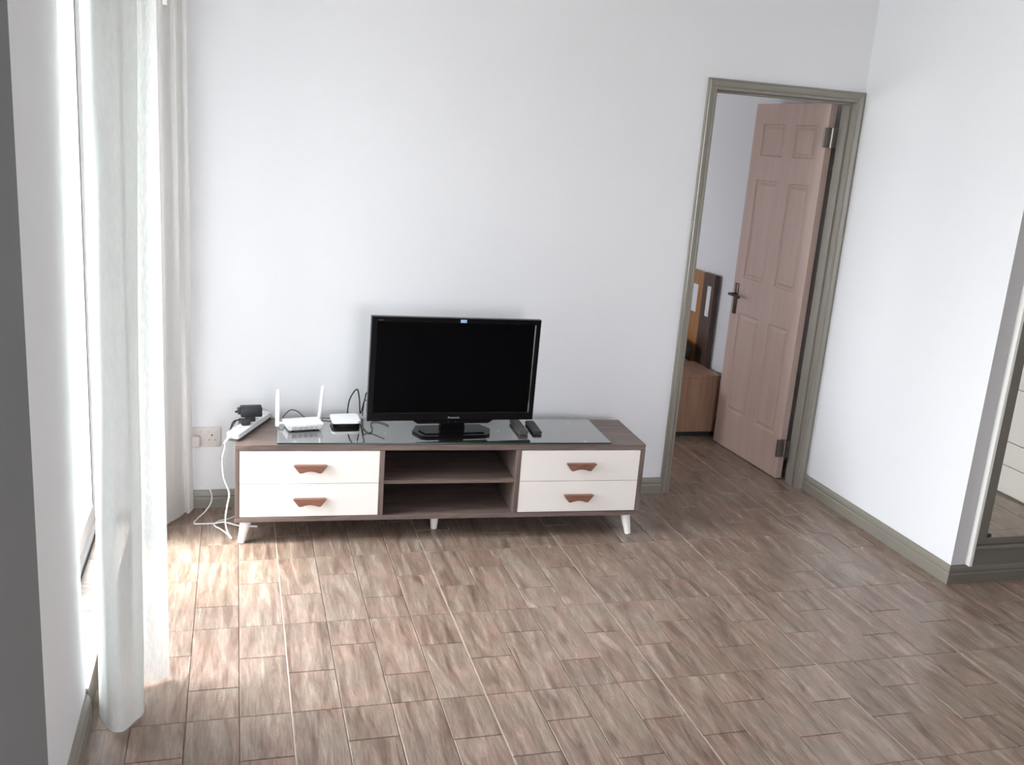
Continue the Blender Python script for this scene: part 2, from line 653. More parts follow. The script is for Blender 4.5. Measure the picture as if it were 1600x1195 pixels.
rest = obj('floor_tiles_beyond', rest, M_TILE, floor)
rest['kind'] = 'stuff'
# pale grout in the wide joint between the big tiles
gl = MB()
for i in range(i0, i1):
    if i % 4 == 0:
        x = X0C + i * COLW
        if XL + 0.01 < x < XE - 0.01:
            ye = 3.2 if x < 0 else YM
            gl.box(x - 0.0021, x + 0.0021, YS + 0.01, ye, -0.004, -0.0009)
obj('grout_line', gl, M_GROUTL, floor)

# ------------------------------------------------------------------ walls
DX0, DX1 = -0.813, -0.045       # clear opening of the bedroom door
DZ = 2.04
wb = MB()
wb.box(XL - 0.25, DX0 - 0.03, 0, WT, -0.05, H)
wb.box(DX0 - 0.03, DX1 + 0.03, 0, WT, DZ + 0.03, H)
wb.box(DX1 + 0.03, 0.0, 0, WT, -0.05, H)
struct(obj('wall_back', wb, M_WALL), 'white plastered wall behind the television', 'wall')

wr = MB()
wr.box(0.0, 0.45, YM, WT, -0.05, H)
wr.box(0.45, XE + 0.12, YM, YM + 0.12, -0.05, H)
struct(obj('wall_end', MB().box(0.0005, XE, YM - 0.0002, YM + 0.0005, 0.0, H), plain('shaded_end_wall_grey', (0.50, 0.50, 0.51), 0.6, var=0.01)), 'end wall carrying the mirror, coloured grey for its shade', 'wall')  # thin skin over the white wall, its shade put into the colour
struct(obj('wall_right', wr, M_WALL), 'white wall right of the bedroom door ending at an outer corner', 'wall')

wl = MB()
wl.box(XL - 0.25, XL, DY1, 0.0, -0.05, H)
wl.box(XL - 0.25, XL, DY0, DY1, DH, H)
wl.box(XL - 0.25, XL, -2.95, DY0, -0.05, H)
wl.box(XL - 0.25, XL, DY0, DY1, -0.05, 0.0)
struct(obj('wall_left', wl, M_WALL), 'white left wall with the balcony door opening', 'wall')
wn = MB()
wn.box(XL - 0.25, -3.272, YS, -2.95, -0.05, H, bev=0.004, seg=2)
struct(obj('wall_left_pier', wn, M_SHADEWALL), 'wall pier at the left edge of the picture, coloured dark grey for its shade', 'wall')
ws = MB()  # the gap left in this wall is an added source of fill light
ws.box(XL - 0.25, -2.4, YS - 0.12, YS, -0.05, H)
ws.box(-1.35, XE + 0.12, YS - 0.12, YS, -0.05, H)
ws.box(-2.4, -1.35, YS - 0.12, YS, -0.05, 0.7)
ws.box(-2.4, -1.35, YS - 0.12, YS, 2.0, H)
struct(obj('wall_front', ws, M_WALL), 'white wall behind the camera with an opening added for fill light', 'wall')
we = MB()
we.box(XE, XE + 0.12, YS, YM, -0.05, H)
struct(obj('wall_far_right', we, M_WALL), 'white wall far right beyond the cabinets', 'wall')
cl = MB()
cl.box(XL - 0.25, XE + 0.12, YS - 0.12, 3.4, H, H + 0.1)
struct(obj('ceiling', cl, M_CEIL), 'plain white ceiling', 'ceiling')

# bedroom shell
br = MB()
br.box(0.0, 0.12, WT, 3.3, -0.05, H)
struct(obj('wall_bedroom_right', br, M_WALL), 'bedroom wall seen through the doorway behind the headboard', 'wall')
bb = MB()
bb.box(-3.5, 0.12, 3.2, 3.32, -0.05, H)
struct(obj('wall_bedroom_back', bb, M_WALL), 'far wall of the bedroom', 'wall')
bl = MB()
bl.box(-3.5, -3.38, WT, 1.85, -0.05, H)
bl.box(-3.5, -3.38, 2.75, 3.2, -0.05, H)
bl.box(-3.5, -3.38, 1.85, 2.75, -0.05, 1.1)
bl.box(-3.5, -3.38, 1.85, 2.75, 1.7, H)
struct(obj('wall_bedroom_left', bl, M_WALL), 'window wall of the bedroom', 'wall')

# baseboards: moulded profile (height, thickness)
BPROF = [(0.0, 0.0), (0.0, 0.016), (0.045, 0.016), (0.050, 0.0125), (0.054, 0.0125), (0.060, 0.0145), (0.072, 0.012), (0.080, 0.007), (0.085, 0.006), (0.085, 0.0)]


def baseboard(name, a, b, n, label, mat=None, z0=0.0, m0=0.0, m1=0.0):
    """a,b: plan end points on the wall face, n: unit normal into the room, m: mitre factor at the ends"""
    a, b, n = Vector((*a, z0)), Vector((*b, z0)), Vector((*n, 0))
    d = (b - a).normalized()
    mb = MB()
    mb.sweep(BPROF, lambda h, t: [a + n * t + Vector((0, 0, h)) + d * (-m0 * t), b + n * t + Vector((0, 0, h)) + d * (m1 * t)])
    return struct(obj(name, mb, mat or M_TRIM), label, 'baseboard')


baseboard('baseboard_back', (XL, 0), (DX0 - 0.048, 0), (0, -1), 'olive grey baseboard along the wall behind the television')
baseboard('baseboard_right', (0, -0.014), (0, YM), (-1, 0), 'olive grey baseboard along the bright right wall', m1=1)
baseboard('baseboard_front', (0, YM), (XE - 0.6, YM), (0, -1), 'taupe baseboard under the wall mirror', mat=M_CASING, m0=1)
baseboard('baseboard_left', (XL, -2.95), (XL, DY0), (1, 0), 'olive grey baseboard at the foot of the left wall')
baseboard('baseboard_bedroom', (0, WT), (0, 3.2), (-1, 0), 'olive grey baseboard in the bedroom')

# ------------------------------------------------------------------ bedroom door
door = bpy.data.objects.new('door_1', None)
COL.objects.link(door)
door.location = (DX1, WT, 0)
struct(door, 'pinkish brown six panel bedroom door standing open in an olive grey frame', 'door')
dl = Vector(door.location)


def to_door(mb):
    bmesh.ops.translate(mb.bm, verts=mb.bm.verts, vec=-dl)
    return mb


APROF = [(0.0, 0.0), (0.0, 0.010), (0.006, 0.014), (0.012, 0.014), (0.016, 0.010), (0.024, 0.013), (0.034, 0.018), (0.040, 0.018), (0.043, 0.014), (0.048, 0.014), (0.050, 0.010), (0.050, 0.0)]


def arch_path(w_, d_):
    wr_ = w_ * 0.88
    return [(DX0 - w_, -d_, 0.0), (DX0 - w_, -d_, DZ + w_), (DX1 + wr_, -d_, DZ + w_), (DX1 + wr_, -d_, 0.0)]


obj('architrave', to_door(MB().sweep(APROF, arch_path)), M_TRIM, door)
ln = MB()
ln.box(DX0 - 0.03, DX0, 0.0, WT, 0, DZ + 0.03)
ln.box(DX1, DX1 + 0.03, 0.0, WT, 0, DZ + 0.03)
ln.box(DX0, DX1, 0.0, WT, DZ, DZ + 0.03)
# stop strip
ln.box(DX0, DX0 + 0.012, 0.03, 0.07, 0, DZ - 0.012, bev=0.002)
ln.box(DX1 - 0.012, DX1, 0.03, 0.07, 0, DZ - 0.012, bev=0.002)
ln.box(DX0, DX1, 0.03, 0.07, DZ - 0.012, DZ, bev=0.002)
obj('jamb_lining', to_door(ln), M_TRIM, door)

# leaf: local frame, u along the leaf from the hinge, thickness towards +v (wall side), face at v=0 looks into the doorway
LW, LH, LT = 0.682, 2.03, 0.038
A = Vector((-0.088, 0.140, 0.006))
B = Vector((-0.125, 0.826, 0.006))
U = (B - A).normalized()
V = Vector((U.y, -U.x, 0))      # towards +x
pan_u = [(0.085, 0.275), (0.375, 0.590)]
pan_z = [(0.235, 0.83), (1.04, 1.61), (1.745, 1.92)]


def leaf_mesh():
    bm = bmesh.new()
    us = [0, 0.085, 0.275, 0.375, 0.590, LW]
    zs = [0, 0.235, 0.83, 1.04, 1.61, 1.745, 1.92, LH]
    grids = []
    for side in (0, 1):
        g = [[bm.verts.new((u, side * LT, z)) for u in us] for z in zs]
        grids.append(g)
        pf = []
        for a in range(len(zs) - 1):
            for c in range(len(us) - 1):
                q = [g[a][c], g[a][c + 1], g[a + 1][c + 1], g[a + 1][c]]
                if side == 1:
                    q = q[::-1]
                f = bm.faces.new(q)
                if c in (1, 3) and a in (1, 3, 5):
                    pf.append(f)
        sgn = 1 if side == 0 else -1
        for th_, dp in ((0.008, 0.007), (0.012, 0.0), (0.020, -0.005)):
            bm.normal_update()
            bmesh.ops.inset_individual(bm, faces=pf, thickness=th_, depth=-dp)
    for i in range(len(us) - 1):
        for r in (0, -1):
            q = [grids[0][r][i], grids[0][r][i + 1], grids[1][r][i + 1], grids[1][r][i]]
            bm.faces.new(q if r == -1 else q[::-1])
    for j in range(len(zs) - 1):
        for r in (0, -1):
            q = [grids[0][j][r], grids[0][j + 1][r], grids[1][j + 1][r], grids[1][j][r]]
            f = bm.faces.new(q)
            if r == 0:
                f.material_index = 1
    bmesh.ops.recalc_face_normals(bm, faces=bm.faces)
    M = Matrix(((U.x, V.x, 0), (U.y, V.y, 0), (0, 0, 1)))
    for v in bm.verts:
        v.co = M @ v.co + A - dl
    return bm


leaf = obj('door_leaf', leaf_mesh(), [M_LEAF, M_LEAFEDGE], door)


def LP(u, v, z):
    """leaf coordinates -> door_1 local; v<0 is out of the visible face"""
    return A + U * u + V * v + Vector((0, 0, z)) - dl


def leafmap(mb):
    M = Matrix(((U.x, V.x, 0), (U.y, V.y, 0), (0, 0, 1)))
    for v in mb.bm.verts:
        v.co = M @ v.co + A - dl
    return mb


hd = MB()
hd.box(0.622, 0.655, -0.007, 0.0, 0.815, 1.0, bev=0.003, seg=2)
hd.cone((0.6385, -0.006, 0.935), (0.6385, -0.055, 0.935), 0.008, 0.008, 14)
hd.tube([(0.6385, -0.05, 0.935), (0.61, -0.056, 0.936), (0.57, -0.056, 0.934), (0.53, -0.050, 0.930)], 0.0075, n=10)
hd.cone((0.6385, -0.007, 0.865), (0.6385, -0.009, 0.865), 0.006, 0.006, 12)
hd.cone((0.6385, LT, 0.935), (0.6385, LT + 0.05, 0.935), 0.008, 0.008, 12)
hd.tube([(0.6385, LT + 0.045, 0.935), (0.60, LT + 0.05, 0.936), (0.54, LT + 0.045, 0.93)], 0.0075, n=8)
hd.box(0.622, 0.655, LT, LT + 0.006, 0.815, 1.0, bev=0.002)
o = obj('door_handle', leafmap(hd), M_BRONZE, leaf, smooth=True)
o['label'] = 'dark bronze lever handle on a long plate'
for zc in (0.185, 1.865):
    hg = MB()
    hx, hy = -0.068, 0.124
    hg.cone((hx, hy, zc - 0.05), (hx, hy, zc + 0.05), 0.0065, 0.0065, 12)
    for kz in (-0.03, -0.01, 0.01, 0.03):
        hg.cone((hx, hy, zc + kz - 0.0006), (hx, hy, zc + kz + 0.0006), 0.0071, 0.0071, 12)
    hg.box(-0.112, -0.064, 0.1255, 0.1385, zc - 0.05, zc + 0.05, bev=0.001)
    hg.box(-0.067, DX1, 0.1095, 0.1125, zc - 0.05, zc + 0.05, bev=0.001)
    for sx_ in (-0.100, -0.084):
        for kz in (-0.035, 0.0, 0.035):
            hg.cone((sx_, 0.1256, zc + kz), (sx_, 0.1245, zc + kz), 0.004, 0.003, 8)
    o = obj('hinge', to_door(hg), M_CHROME, door, smooth=True)
    o['label'] = 'steel butt hinge'

# ------------------------------------------------------------------ bedroom furniture
bs = thing('bedside_cabinet', (-0.29, 1.09, 0), 0, 'brown wooden bedside cabinet seen through the bedroom doorway', 'bedside cabinet')
m = MB()
m.box(-0.205, 0.205, -0.19, 0.19, 0.035, 0.386, bev=0.002)
obj('body', m, M_BEDSIDE, bs)
obj('top_panel', MB().box(-0.205, 0.205, -0.192, 0.19, 0.3865, 0.404, bev=0.002), M_BEDSIDE, bs)
o = obj('plinth', MB().box(-0.19, 0.19, -0.165, 0.18, 0.0, 0.035), M_MATBLACK, bs)
o['label'] = 'black recessed plinth'

bed = thing('bed', (-1.0, 2.0, 0), 0, 'bed with a slotted two tone wooden headboard against the bedroom wall', 'bed')


def slotted(x0, x1, y0, y1, z0, z1, slots):
    mb = MB()
    ys = sorted(set([y0, y1] + [q for s in slots for q in s[:2]]))
    for a, c in zip(ys[:-1], ys[1:]):
        s = [q for q in slots if q[0] <= a + 1e-6 and q[1] >= c - 1e-6]
        if s:
            mb.box(x0, x1, a, c, z0, s[0][2])
            mb.box(x0, x1, a, c, s[0][3], z1)
        else:
            mb.box(x0, x1, a, c, z0, z1)
    bmesh.ops.remove_doubles(mb.bm, verts=mb.bm.verts, dist=1e-5)
    bmesh.ops.translate(mb.bm, verts=mb.bm.verts, vec=(1.0, -2.0, 0))
    return mb


o = obj('headboard_end', slotted(-0.045, -0.017, 1.205, 1.36, 0.06, 0.985, [(1.245, 1.30, 0.705, 0.905)]), M_DARKWOOD, bed)
o['label'] = 'dark brown end section with a slot'
o = obj('headboard_panel', slotted(-0.045, -0.017, 1.3605, 2.75, 0.06, 0.98, [(1.425, 1.505, 0.705, 0.89), (1.95, 2.01, 0.705, 0.89), (2.45, 2.51, 0.705, 0.89)]), M_OAK, bed)
o['label'] = 'orange wood panel with slots'
M_INLAY = plain('pale_inlay', (0.75, 0.76, 0.78), 0.4, var=0.01)
for (a, c, z0, z1) in ((1.245, 1.30, 0.705, 0.905), (1.425, 1.505, 0.705, 0.89), (1.95, 2.01, 0.705, 0.89), (2.45, 2.51, 0.705, 0.89)):
    o = obj('inset_strip', MB().box(1.0 - 0.0435, 1.0 - 0.02, a - 2.0 + 0.0005, c - 2.0 - 0.0005, z0 + 0.0005, z1 - 0.0005), M_INLAY, bed)
    o['label'] = 'pale inset strip'
m = MB()
m.box(-1.0, 0.935, -0.62, 0.72, 0.08, 0.26, bev=0.01)
obj('base', m, M_DARKWOOD, bed)
obj('mattress', MB().box(-0.98, 0.93, -0.66, 0.70, 0.26, 0.398, bev=0.04, seg=3), M_SHEET, bed, smooth=True)
for (lx, ly) in ((-0.9, -0.55), (0.85, -0.55), (-0.9, 0.65), (0.85, 0.65)):
    obj('leg', MB().box(lx - 0.03, lx + 0.03, ly - 0.03, ly + 0.03, 0, 0.08), M_DARKWOOD, bed)
# the dark rounded cushion leaning on the headboard
bm = bmesh.new()
bmesh.ops.create_uvsphere(bm, u_segments=32, v_segments=20, radius=1)
for v in bm.verts:
    x, y, z = v.co
    f = lambda t, e: math.copysign(abs(t) ** e, t)
    v.co = Vector((f(x, 0.8) * 0.055, f(y, 0.55) * 0.22, f(z, 0.55) * 0.062))
cu = obj('cushion', bm, M_FABRIC, smooth='full')
cu.location = (-0.125, 1.51, 0.4615)
cu.rotation_euler = (0, 0.12, 0)
tag(cu, 'dark brown cushion leaning on the headboard behind the bedside cabinet', 'cushion')

# ------------------------------------------------------------------ mirror on the end wall
mir = thing('wall_mirror', (0.55, YM, 0.62), 0, 'tall mirror in a flat taupe casing on the wall at the right edge', 'mirror')
ox, oy, oz = mir.location


def mb_at(mb):
    bmesh.ops.translate(mb.bm, verts=mb.bm.verts, vec=(-ox, -oy, -oz))
    return mb


yf = YM
m = MB()
m.box(0.087, 0.150, yf - 0.014, yf, 0.182, 1.98, bev=0.001)
m.box(0.935, 0.992, yf - 0.014, yf, 0.182, 1.98, bev=0.001)
m.box(0.150, 0.935, yf - 0.014, yf, 1.923, 1.98, bev=0.001)
m.box(0.150, 0.935, yf - 0.014, yf, 0.182, 0.212, bev=0.001)
obj('casing', mb_at(m), M_CASING, mir)
obj('apron', mb_at(MB().box(0.087, 0.992, yf - 0.012, yf, 0.086, 0.160, bev=0.001)), M_CASING, mir)
obj('ledge', mb_at(MB().box(0.087, 0.992, yf - 0.032, yf, 0.160, 0.182, bev=0.007, seg=3)), M_CASING, mir, smooth=True)
o = obj('bead', mb_at(MB().box(0.071, 0.087, yf - 0.030, yf, 0.086, 1.99, bev=0.003, seg=2)), M_WHITE_TRIM, mir, smooth=True)
o['label'] = 'white edge bead'
obj('glass', mb_at(MB().box(0.150, 0.935, yf - 0.010, yf - 0.003, 0.212, 1.923)), M_MIRROR, mir)
obj('clip', mb_at(MB().box(0.148, 0.168, yf - 0.019, yf - 0.0095, 0.216, 0.232, bev=0.003, seg=2)), M_SEAL, mir, smooth=True)

# cream cabinets that the mirror shows
cb = thing('drawer_cabinet', (1.46, -2.55, 0), 0, 'cream drawer cabinet reflected in the wall mirror', 'cabinet')
obj('body', MB().box(-0.27, 0.28, -1.35, 1.35, 0.0, 2.2, bev=0.002), M_CAB, cb)
zr = [(0.01, 0.163), (0.168, 0.298), (0.303, 0.60), (0.605, 1.2), (1.205, 2.18)]
for k in range(4):
    for (za, zb) in zr:
        o = obj('drawer', MB().box(-0.289, -0.271, -1.345 + k * 0.673, -1.345 + (k + 1) * 0.673 - 0.005, za, zb, bev=0.002), M_CAB, cb)

# ------------------------------------------------------------------ raised threshold and balcony door
st = MB()
st.box(XL - 0.25, XL + 0.008, DY0 + 0.001, DY1 - 0.001, 0.0, STEP - 0.008)
st = obj('trim_1', st, M_CASING)
struct(st, 'raised tiled threshold step of the balcony door', 'step')
ys_ = [DY0 + 0.002, -1.5475, -1.3425, -1.1375, -0.9325, -0.7275, -0.5225, DY1 - 0.002]
for a, c in zip(ys_[:-1], ys_[1:]):
    b = tile_bm(0.118, c - a - 0.003, h=0.008, ch=0.0012)
    o = obj('step_tile', b, M_STEPTILE, st)
    o.location = (XL - 0.118 + 0.008, a + 0.0015, STEP)
struct(obj('trim_2', MB().box(XL - 0.12, XL - 0.002, DY1 - 0.008, DY1, STEP, STEP + 0.026, bev=0.002), M_TRIM), 'short olive strip at the foot of the far door reveal', 'trim')

fd = bpy.data.objects.new('door_2', None)
COL.objects.link(fd)
fd.location = (XL - 0.18, (DY0 + DY1) / 2, STEP)
struct(fd, 'white framed sliding glass balcony door behind the curtains', 'door')
fx, fy, fz = fd.location


def fmv(mb):
    bmesh.ops.translate(mb.bm, verts=mb.bm.verts, vec=(-fx, -fy, -fz))
    return mb


xo, xi = XL - 0.245, XL - 0.118
m = MB()
m.box(xo, xi, DY0 + 0.002, DY0 + 0.034, STEP, DH - 0.002, bev=0.002)
m.box(xo, xi, DY1 - 0.034, DY1 - 0.002, STEP, DH - 0.002, bev=0.002)
m.box(xo, xi, DY0 + 0.034, DY1 - 0.034, DH - 0.04, DH - 0.002, bev=0.002)
m.box(xo, xi, DY0 + 0.034, DY1 - 0.034, STEP - 0.004, STEP + 0.012)
m.box(xi - 0.018, xi - 0.012, DY0 + 0.034, DY1 - 0.034, STEP + 0.012, STEP + 0.026)
m.box(xi - 0.063, xi - 0.057, DY0 + 0.034, DY1 - 0.034, STEP + 0.012, STEP + 0.026)
obj('frame', fmv(m), M_ALU, fd)
mid = (DY0 + DY1) / 2
for k, (ya, yb, xc) in enumerate(((DY0 + 0.036, mid + 0.03, xi - 0.060), (mid - 0.03, DY1 - 0.036, xi - 0.015 - 0.010))):
    z0, z1 = STEP + 0.014, DH - 0.042
    x0, x1 = xc - 0.011, xc + 0.011
    m = MB()
    m.box(x0, x1, ya, ya + 0.032, z0, z1, bev=0.002)
    m.box(x0, x1, yb - 0.032, yb, z0, z1, bev=0.002)
    m.box(x0, x1, ya + 0.032, yb - 0.032, z0, z0 + 0.08, bev=0.002)
    m.box(x0, x1, ya + 0.032, yb - 0.032, z1 - 0.06, z1, bev=0.002)
    dp = obj('door_panel', fmv(m), M_ALU, fd)
    obj('pane', fmv(MB().box(xc - 0.002, xc + 0.002, ya + 0.032, yb - 0.032, z0 + 0.08, z1 - 0.06)), M_GLASS, dp)
    s = MB()
    s.box(x1 - 0.001, x1 + 0.0015, ya + 0.032, ya + 0.035, z0 + 0.08, z1 - 0.06)
    s.box(x1 - 0.001, x1 + 0.0015, yb - 0.035, yb - 0.032, z0 + 0.08, z1 - 0.06)
    obj('seal', fmv(s), M_SEAL, dp)
    obj('pull_handle', fmv(MB().box(x1, x1 + 0.012, (yb if k == 0 else ya) + (-0.036 if k == 0 else 0.014), (yb if k == 0 else ya) + (-0.014 if k == 0 else 0.036), 1.0, 1.22, bev=0.004, seg=2)), M_ALU, dp)

struct(obj('balcony_slab', MB().box(-5.4, XL - 0.252, -4.5, 1.5, -0.1, 0.06), M_EXT), 'pale tiled balcony outside the glass door', 'balcony')
struct(obj('balcony_sun_blocker', MB().box(-5.4, XL - 0.252, -4.5, -0.98, 2.75, 2.9), M_CEIL), 'roof slab added over the near part of the balcony to limit the sun patch', 'blocker')  # unseen slab added to keep sun off the near part of the door

struct(obj('balcony_sky_blocker', MB().box(-5.8, XL - 0.252, -1.80, -1.64, 0.06, 2.75), plain('dark_blocker_grey', (0.14, 0.14, 0.14), 0.8, var=0.05)), 'unseen wall added beside the balcony to block skylight', 'wall')  # added out of view, dark, to keep skylight off the back wall

# ------------------------------------------------------------------ curtains


def curtain(name, plan_bot, plan_top, ztop, hem, mat, label, seed, rows=48, sub=14, rip=0.004):
    """plan_*: plan points (x, y) at the hem and at the rail; hem(t) = height of the hem along the cloth"""
    pb = catmull([Vector((*q, 0)) for q in plan_bot], sub)
    pt = catmull([Vector((*q, 0)) for q in plan_top], sub)
    n = len(pb)
    bm = bmesh.new()
    g = []
    for r in range(rows + 1):
        f = r / rows
        row = []
        for k in range(n):
            t = k / (n - 1)
            z0 = hem(t)
            z = z0 + (ztop - z0) * (f ** 1.15)
            q = pb[k].lerp(pt[k], min(1, (z / ztop)) ** 0.9)
            a = noise.noise(Vector((q.x * 14 + seed, q.y * 14, z * 1.1)))
            c = noise.noise(Vector((q.x * 30 + seed + 9, q.y * 30, z * 2.3)))
            tg = (pb[min(k + 1, n - 1)] - pb[max(k - 1, 0)])
            nn = Vector((tg.y, -tg.x, 0))
            nn = nn.normalized() if nn.length > 1e-6 else Vector((1, 0, 0))
            q = q + nn * (a * rip + c * rip * 0.5)
            row.append(bm.verts.new((q.x, q.y, z)))
        g.append(row)
    for r in range(rows):
        for k in range(n - 1):
            bm.faces.new([g[r][k], g[r][k + 1], g[r + 1][k + 1], g[r + 1][k]])
    o = obj(name, bm, mat, smooth='full')
    return tag(o, label, 'curtain')


bot1 = [(-3.345, -1.50), (-3.372, -1.53), (-3.392, -1.60), (-3.355, -1.695), (-3.315, -1.705), (-3.285, -1.65), (-3.268, -1.60), (-3.300, -1.545), (-3.285, -1.475), (-3.245, -1.452), (-3.205, -1.435)]
top1 = [(-3.345, -1.47), (-3.370, -1.50), (-3.378, -1.56), (-3.350, -1.60), (-3.305, -1.605), (-3.268, -1.588), (-3.246, -1.555), (-3.285, -1.50), (-3.262, -1.455), (-3.235, -1.475), (-3.212, -1.43)]
ZR = 2.50
c1 = curtain('curtain', bot1, top1, ZR - 0.03, lambda t: 0.006 + 0.004 * math.sin(9 * t), M_SHEER, 'long sheer white curtain hanging on the near side of the balcony door', 3.0, rows=56, rip=0.006)
M_THIN = sheer('thin_white_voile', (0.68, 0.70, 0.69), see=0.30, trans=0.21)
c1.data.materials.append(M_THIN)       # the single layer at the back of the bunch is much thinner
_nc = (len(bot1) - 1) * 14
for i_, f_ in enumerate(c1.data.polygons):
    if (i_ % _nc) / _nc > 0.66:
        f_.material_index = 1
bot2 = [(-3.400, -0.16), (-3.385, -0.27), (-3.350, -0.20), (-3.335, -0.275), (-3.300, -0.225), (-3.275, -0.180), (-3.250, -0.145), (-3.222, -0.090), (-3.205, -0.125), (-3.188, -0.085)]
top2 = [(-3.400, -0.16), (-3.385, -0.25), (-3.352, -0.19), (-3.338, -0.26), (-3.315, -0.195), (-3.285, -0.235), (-3.255, -0.165), (-3.235, -0.20), (-3.212, -0.12), (-3.192, -0.135)]
curtain('curtain', bot2, top2, ZR - 0.03, lambda t: 0.008 + (0.022 * max(0, (t - 0.72) / 0.28)), M_VOILE2, 'white curtain bunched in the corner beside the socket', 11.0, rows=56, rip=0.004)
rl = thing('curtain_rail', (-3.30, -0.95, ZR), 0, 'white curtain rail above the balcony door', 'curtain rail')
m = MB()
m.cone((0, -1.05, 0), (0, 0.92, 0), 0.012, 0.012, 16)
obj('rod', m, M_ALU, rl, smooth=True)
for yy in (-0.95, 0.0, 0.85):
    obj('bracket', MB().box(-0.125, 0.0, yy - 0.008, yy + 0.008, -0.008, 0.008, bev=0.002), M_ALU, rl)
m = MB()
m.box(-3.274, -3.256, -0.240, -0.228, 2.135, 2.20, bev=0.003, seg=2)
m.cone((-3.265, -0.234, 2.20), (-3.265, -0.234, ZR - 0.012), 0.0012, 0.0012, 6)
tag(obj('cord_pull', m, M_WPLASTIC), 'small white cord pull hanging in front of the corner curtain', 'cord pull')

# ------------------------------------------------------------------ wall socket
sk = thing('wall_socket', (-3.142, 0, 0.3395), 0, 'ivory double wall socket beside the corner curtain', 'socket')
obj('plate', MB().box(-0.073, 0.073, -0.009, 0.0, -0.0465, 0.0465, bev=0.003, seg=2), M_SOCKET, sk, smooth=True)
m = MB()
for cx in (0.037,):
    m.box(cx - 0.005, cx + 0.001, -0.0096, -0.0088, 0.006, 0.014)
    m.box(cx - 0.017, cx - 0.010, -0.0096, -0.0088, -0.014, -0.011)
    m.box(cx + 0.008, cx + 0.015, -0.0096, -0.0088, -0.014, -0.011)
o = obj('pin_hole', m, M_DGREY, sk)
for cx in (-0.012, 0.020):
    obj('switch', MB().box(cx - 0.006, cx + 0.006, -0.013, -0.008, 0.022, 0.036, bev=0.002), M_SOCKET, sk)
pg = thing('power_plug', (-3.182, -0.009, 0.325), 0, 'rounded white mains plug in the wall socket beside the curtain', 'plug')
m = MB()
m.box(-0.027, 0.027, -0.030, -0.001, -0.027, 0.027, bev=0.011, seg=3)
obj('body', m, M_SOCKET, pg, smooth=True)
m = MB()
m.tube([(-0.012, -0.02, -0.026), (-0.012, -0.03, -0.09), (0.005, -0.035, -0.15), (0.052, -0.032, -0.205), (0.072, -0.028, -0.245), (0.070, -0.030, -0.29), (0.045, -0.07, -0.316), (0.018, -0.13, -0.3205), (0.003, -0.188, -0.3205),
        (0.030, -0.198, -0.3205), (0.090, -0.198, -0.3205), (0.132, -0.207, -0.3125), (0.195, -0.235, -0.3205), (0.27, -0.25, -0.3205)], 0.0032, n=8, sub=8)
o = obj('cable', m, M_WCABLE, smooth=True)
o.location = (-3.182, -0.009, 0.325)
tag(o, 'thin white cord from the wall socket lying in a bend on the floor', 'cable')

# ------------------------------------------------------------------ television console
CL, CY, CT = -3.0075, -0.4336, -0.0448
cc, cs = math.cos(CT), math.sin(CT)


def CU(u, v, z):
    return Vector((CL + u * cc - v * cs, CY + u * cs + v * cc, z))


CW, CD, ZB, ZT = 1.80, 0.382, 0.100, 0.443
con = thing('television_console', (CL, CY, 0), CT, 'long low walnut television console with white drawers on splayed white legs', 'television stand')
obj('top_panel', MB().box(0, CW, 0, CD, ZT - 0.025, ZT, bev=0.0015), M_WALNUT, con)
obj('bottom_panel', MB().box(0, CW, 0, CD, ZB, ZB + 0.021, bev=0.0015), M_WALNUT, con)
for (a, c) in ((0.0, 0.017), (CW - 0.021, CW)):
    obj('side_panel', MB().box(a, c, 0, CD, ZB + 0.0212, ZT - 0.0252, bev=0.001), M_WALNUTV, con)
for (a, c) in ((0.597, 0.617), (1.197, 1.218)):
    obj('divider', MB().box(a, c, 0.0, CD - 0.012, ZB + 0.0212, ZT - 0.0252, bev=0.001), M_WALNUTV, con)
obj('shelf', MB().box(0.6175, 1.1965, 0.006, CD - 0.012, 0.264, 0.280, bev=0.001), M_WALNUT, con)
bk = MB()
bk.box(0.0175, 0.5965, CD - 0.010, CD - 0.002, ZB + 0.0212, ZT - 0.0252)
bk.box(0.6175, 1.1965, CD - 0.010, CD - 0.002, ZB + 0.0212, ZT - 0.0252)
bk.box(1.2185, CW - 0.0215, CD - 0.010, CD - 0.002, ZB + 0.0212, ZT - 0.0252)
o = obj('back_panel', bk, plain('shade_black_board', (0.008, 0.007, 0.007), 0.8, var=0.1, spec=0.1), con)  # near black puts the shade inside the open bays into the colour
o['label'] = 'rear board coloured near black for the shade in the bays'
obj('rear_rail', MB().box(0.6175, 1.1965, CD - 0.024, CD - 0.0105, ZT - 0.075, ZT - 0.0255), M_WALNUT, con)
for (ua, ub) in ((0.0185, 0.5955), (1.2195, CW - 0.0225)):
    for (za, zb, hz) in ((0.2715, 0.4155, 0.3575), (0.1235, 0.2695, 0.2075)):
        m = MB()
        m.box(ua, ub, 0.001, 0.017, za, zb, bev=0.0012)
        m.box(ua + 0.01, ub - 0.01, 0.017, 0.34, za + 0.01, zb - 0.02)
        dr = obj('drawer', m, M_DRAWER, con)
        uc = (ua + ub) / 2
        pts = [(-0.071, 0.0), (0.071, 0.0), (0.046, -0.033), (0.036, -0.034)]
        for k in range(1, 9):
            a = k / 9
            pts.append((0.036 - 0.072 * a, -0.034 + 0.008 * math.sin(PI * a)))
        pts += [(-0.036, -0.034), (-0.046, -0.033)]
        hm = MB()
        hm.prism([(uc + px, -0.0185, hz + pz) for px, pz in pts], (0, 0.007, 0))
        hm.box(uc - 0.066, uc + 0.066, -0.012, 0.0008, hz - 0.008, hz, bev=0.001)
        h_ = obj('handle', hm, M_HANDLE, dr)
        h_['label'] = 'orange brown wooden pull with a curved lower edge'
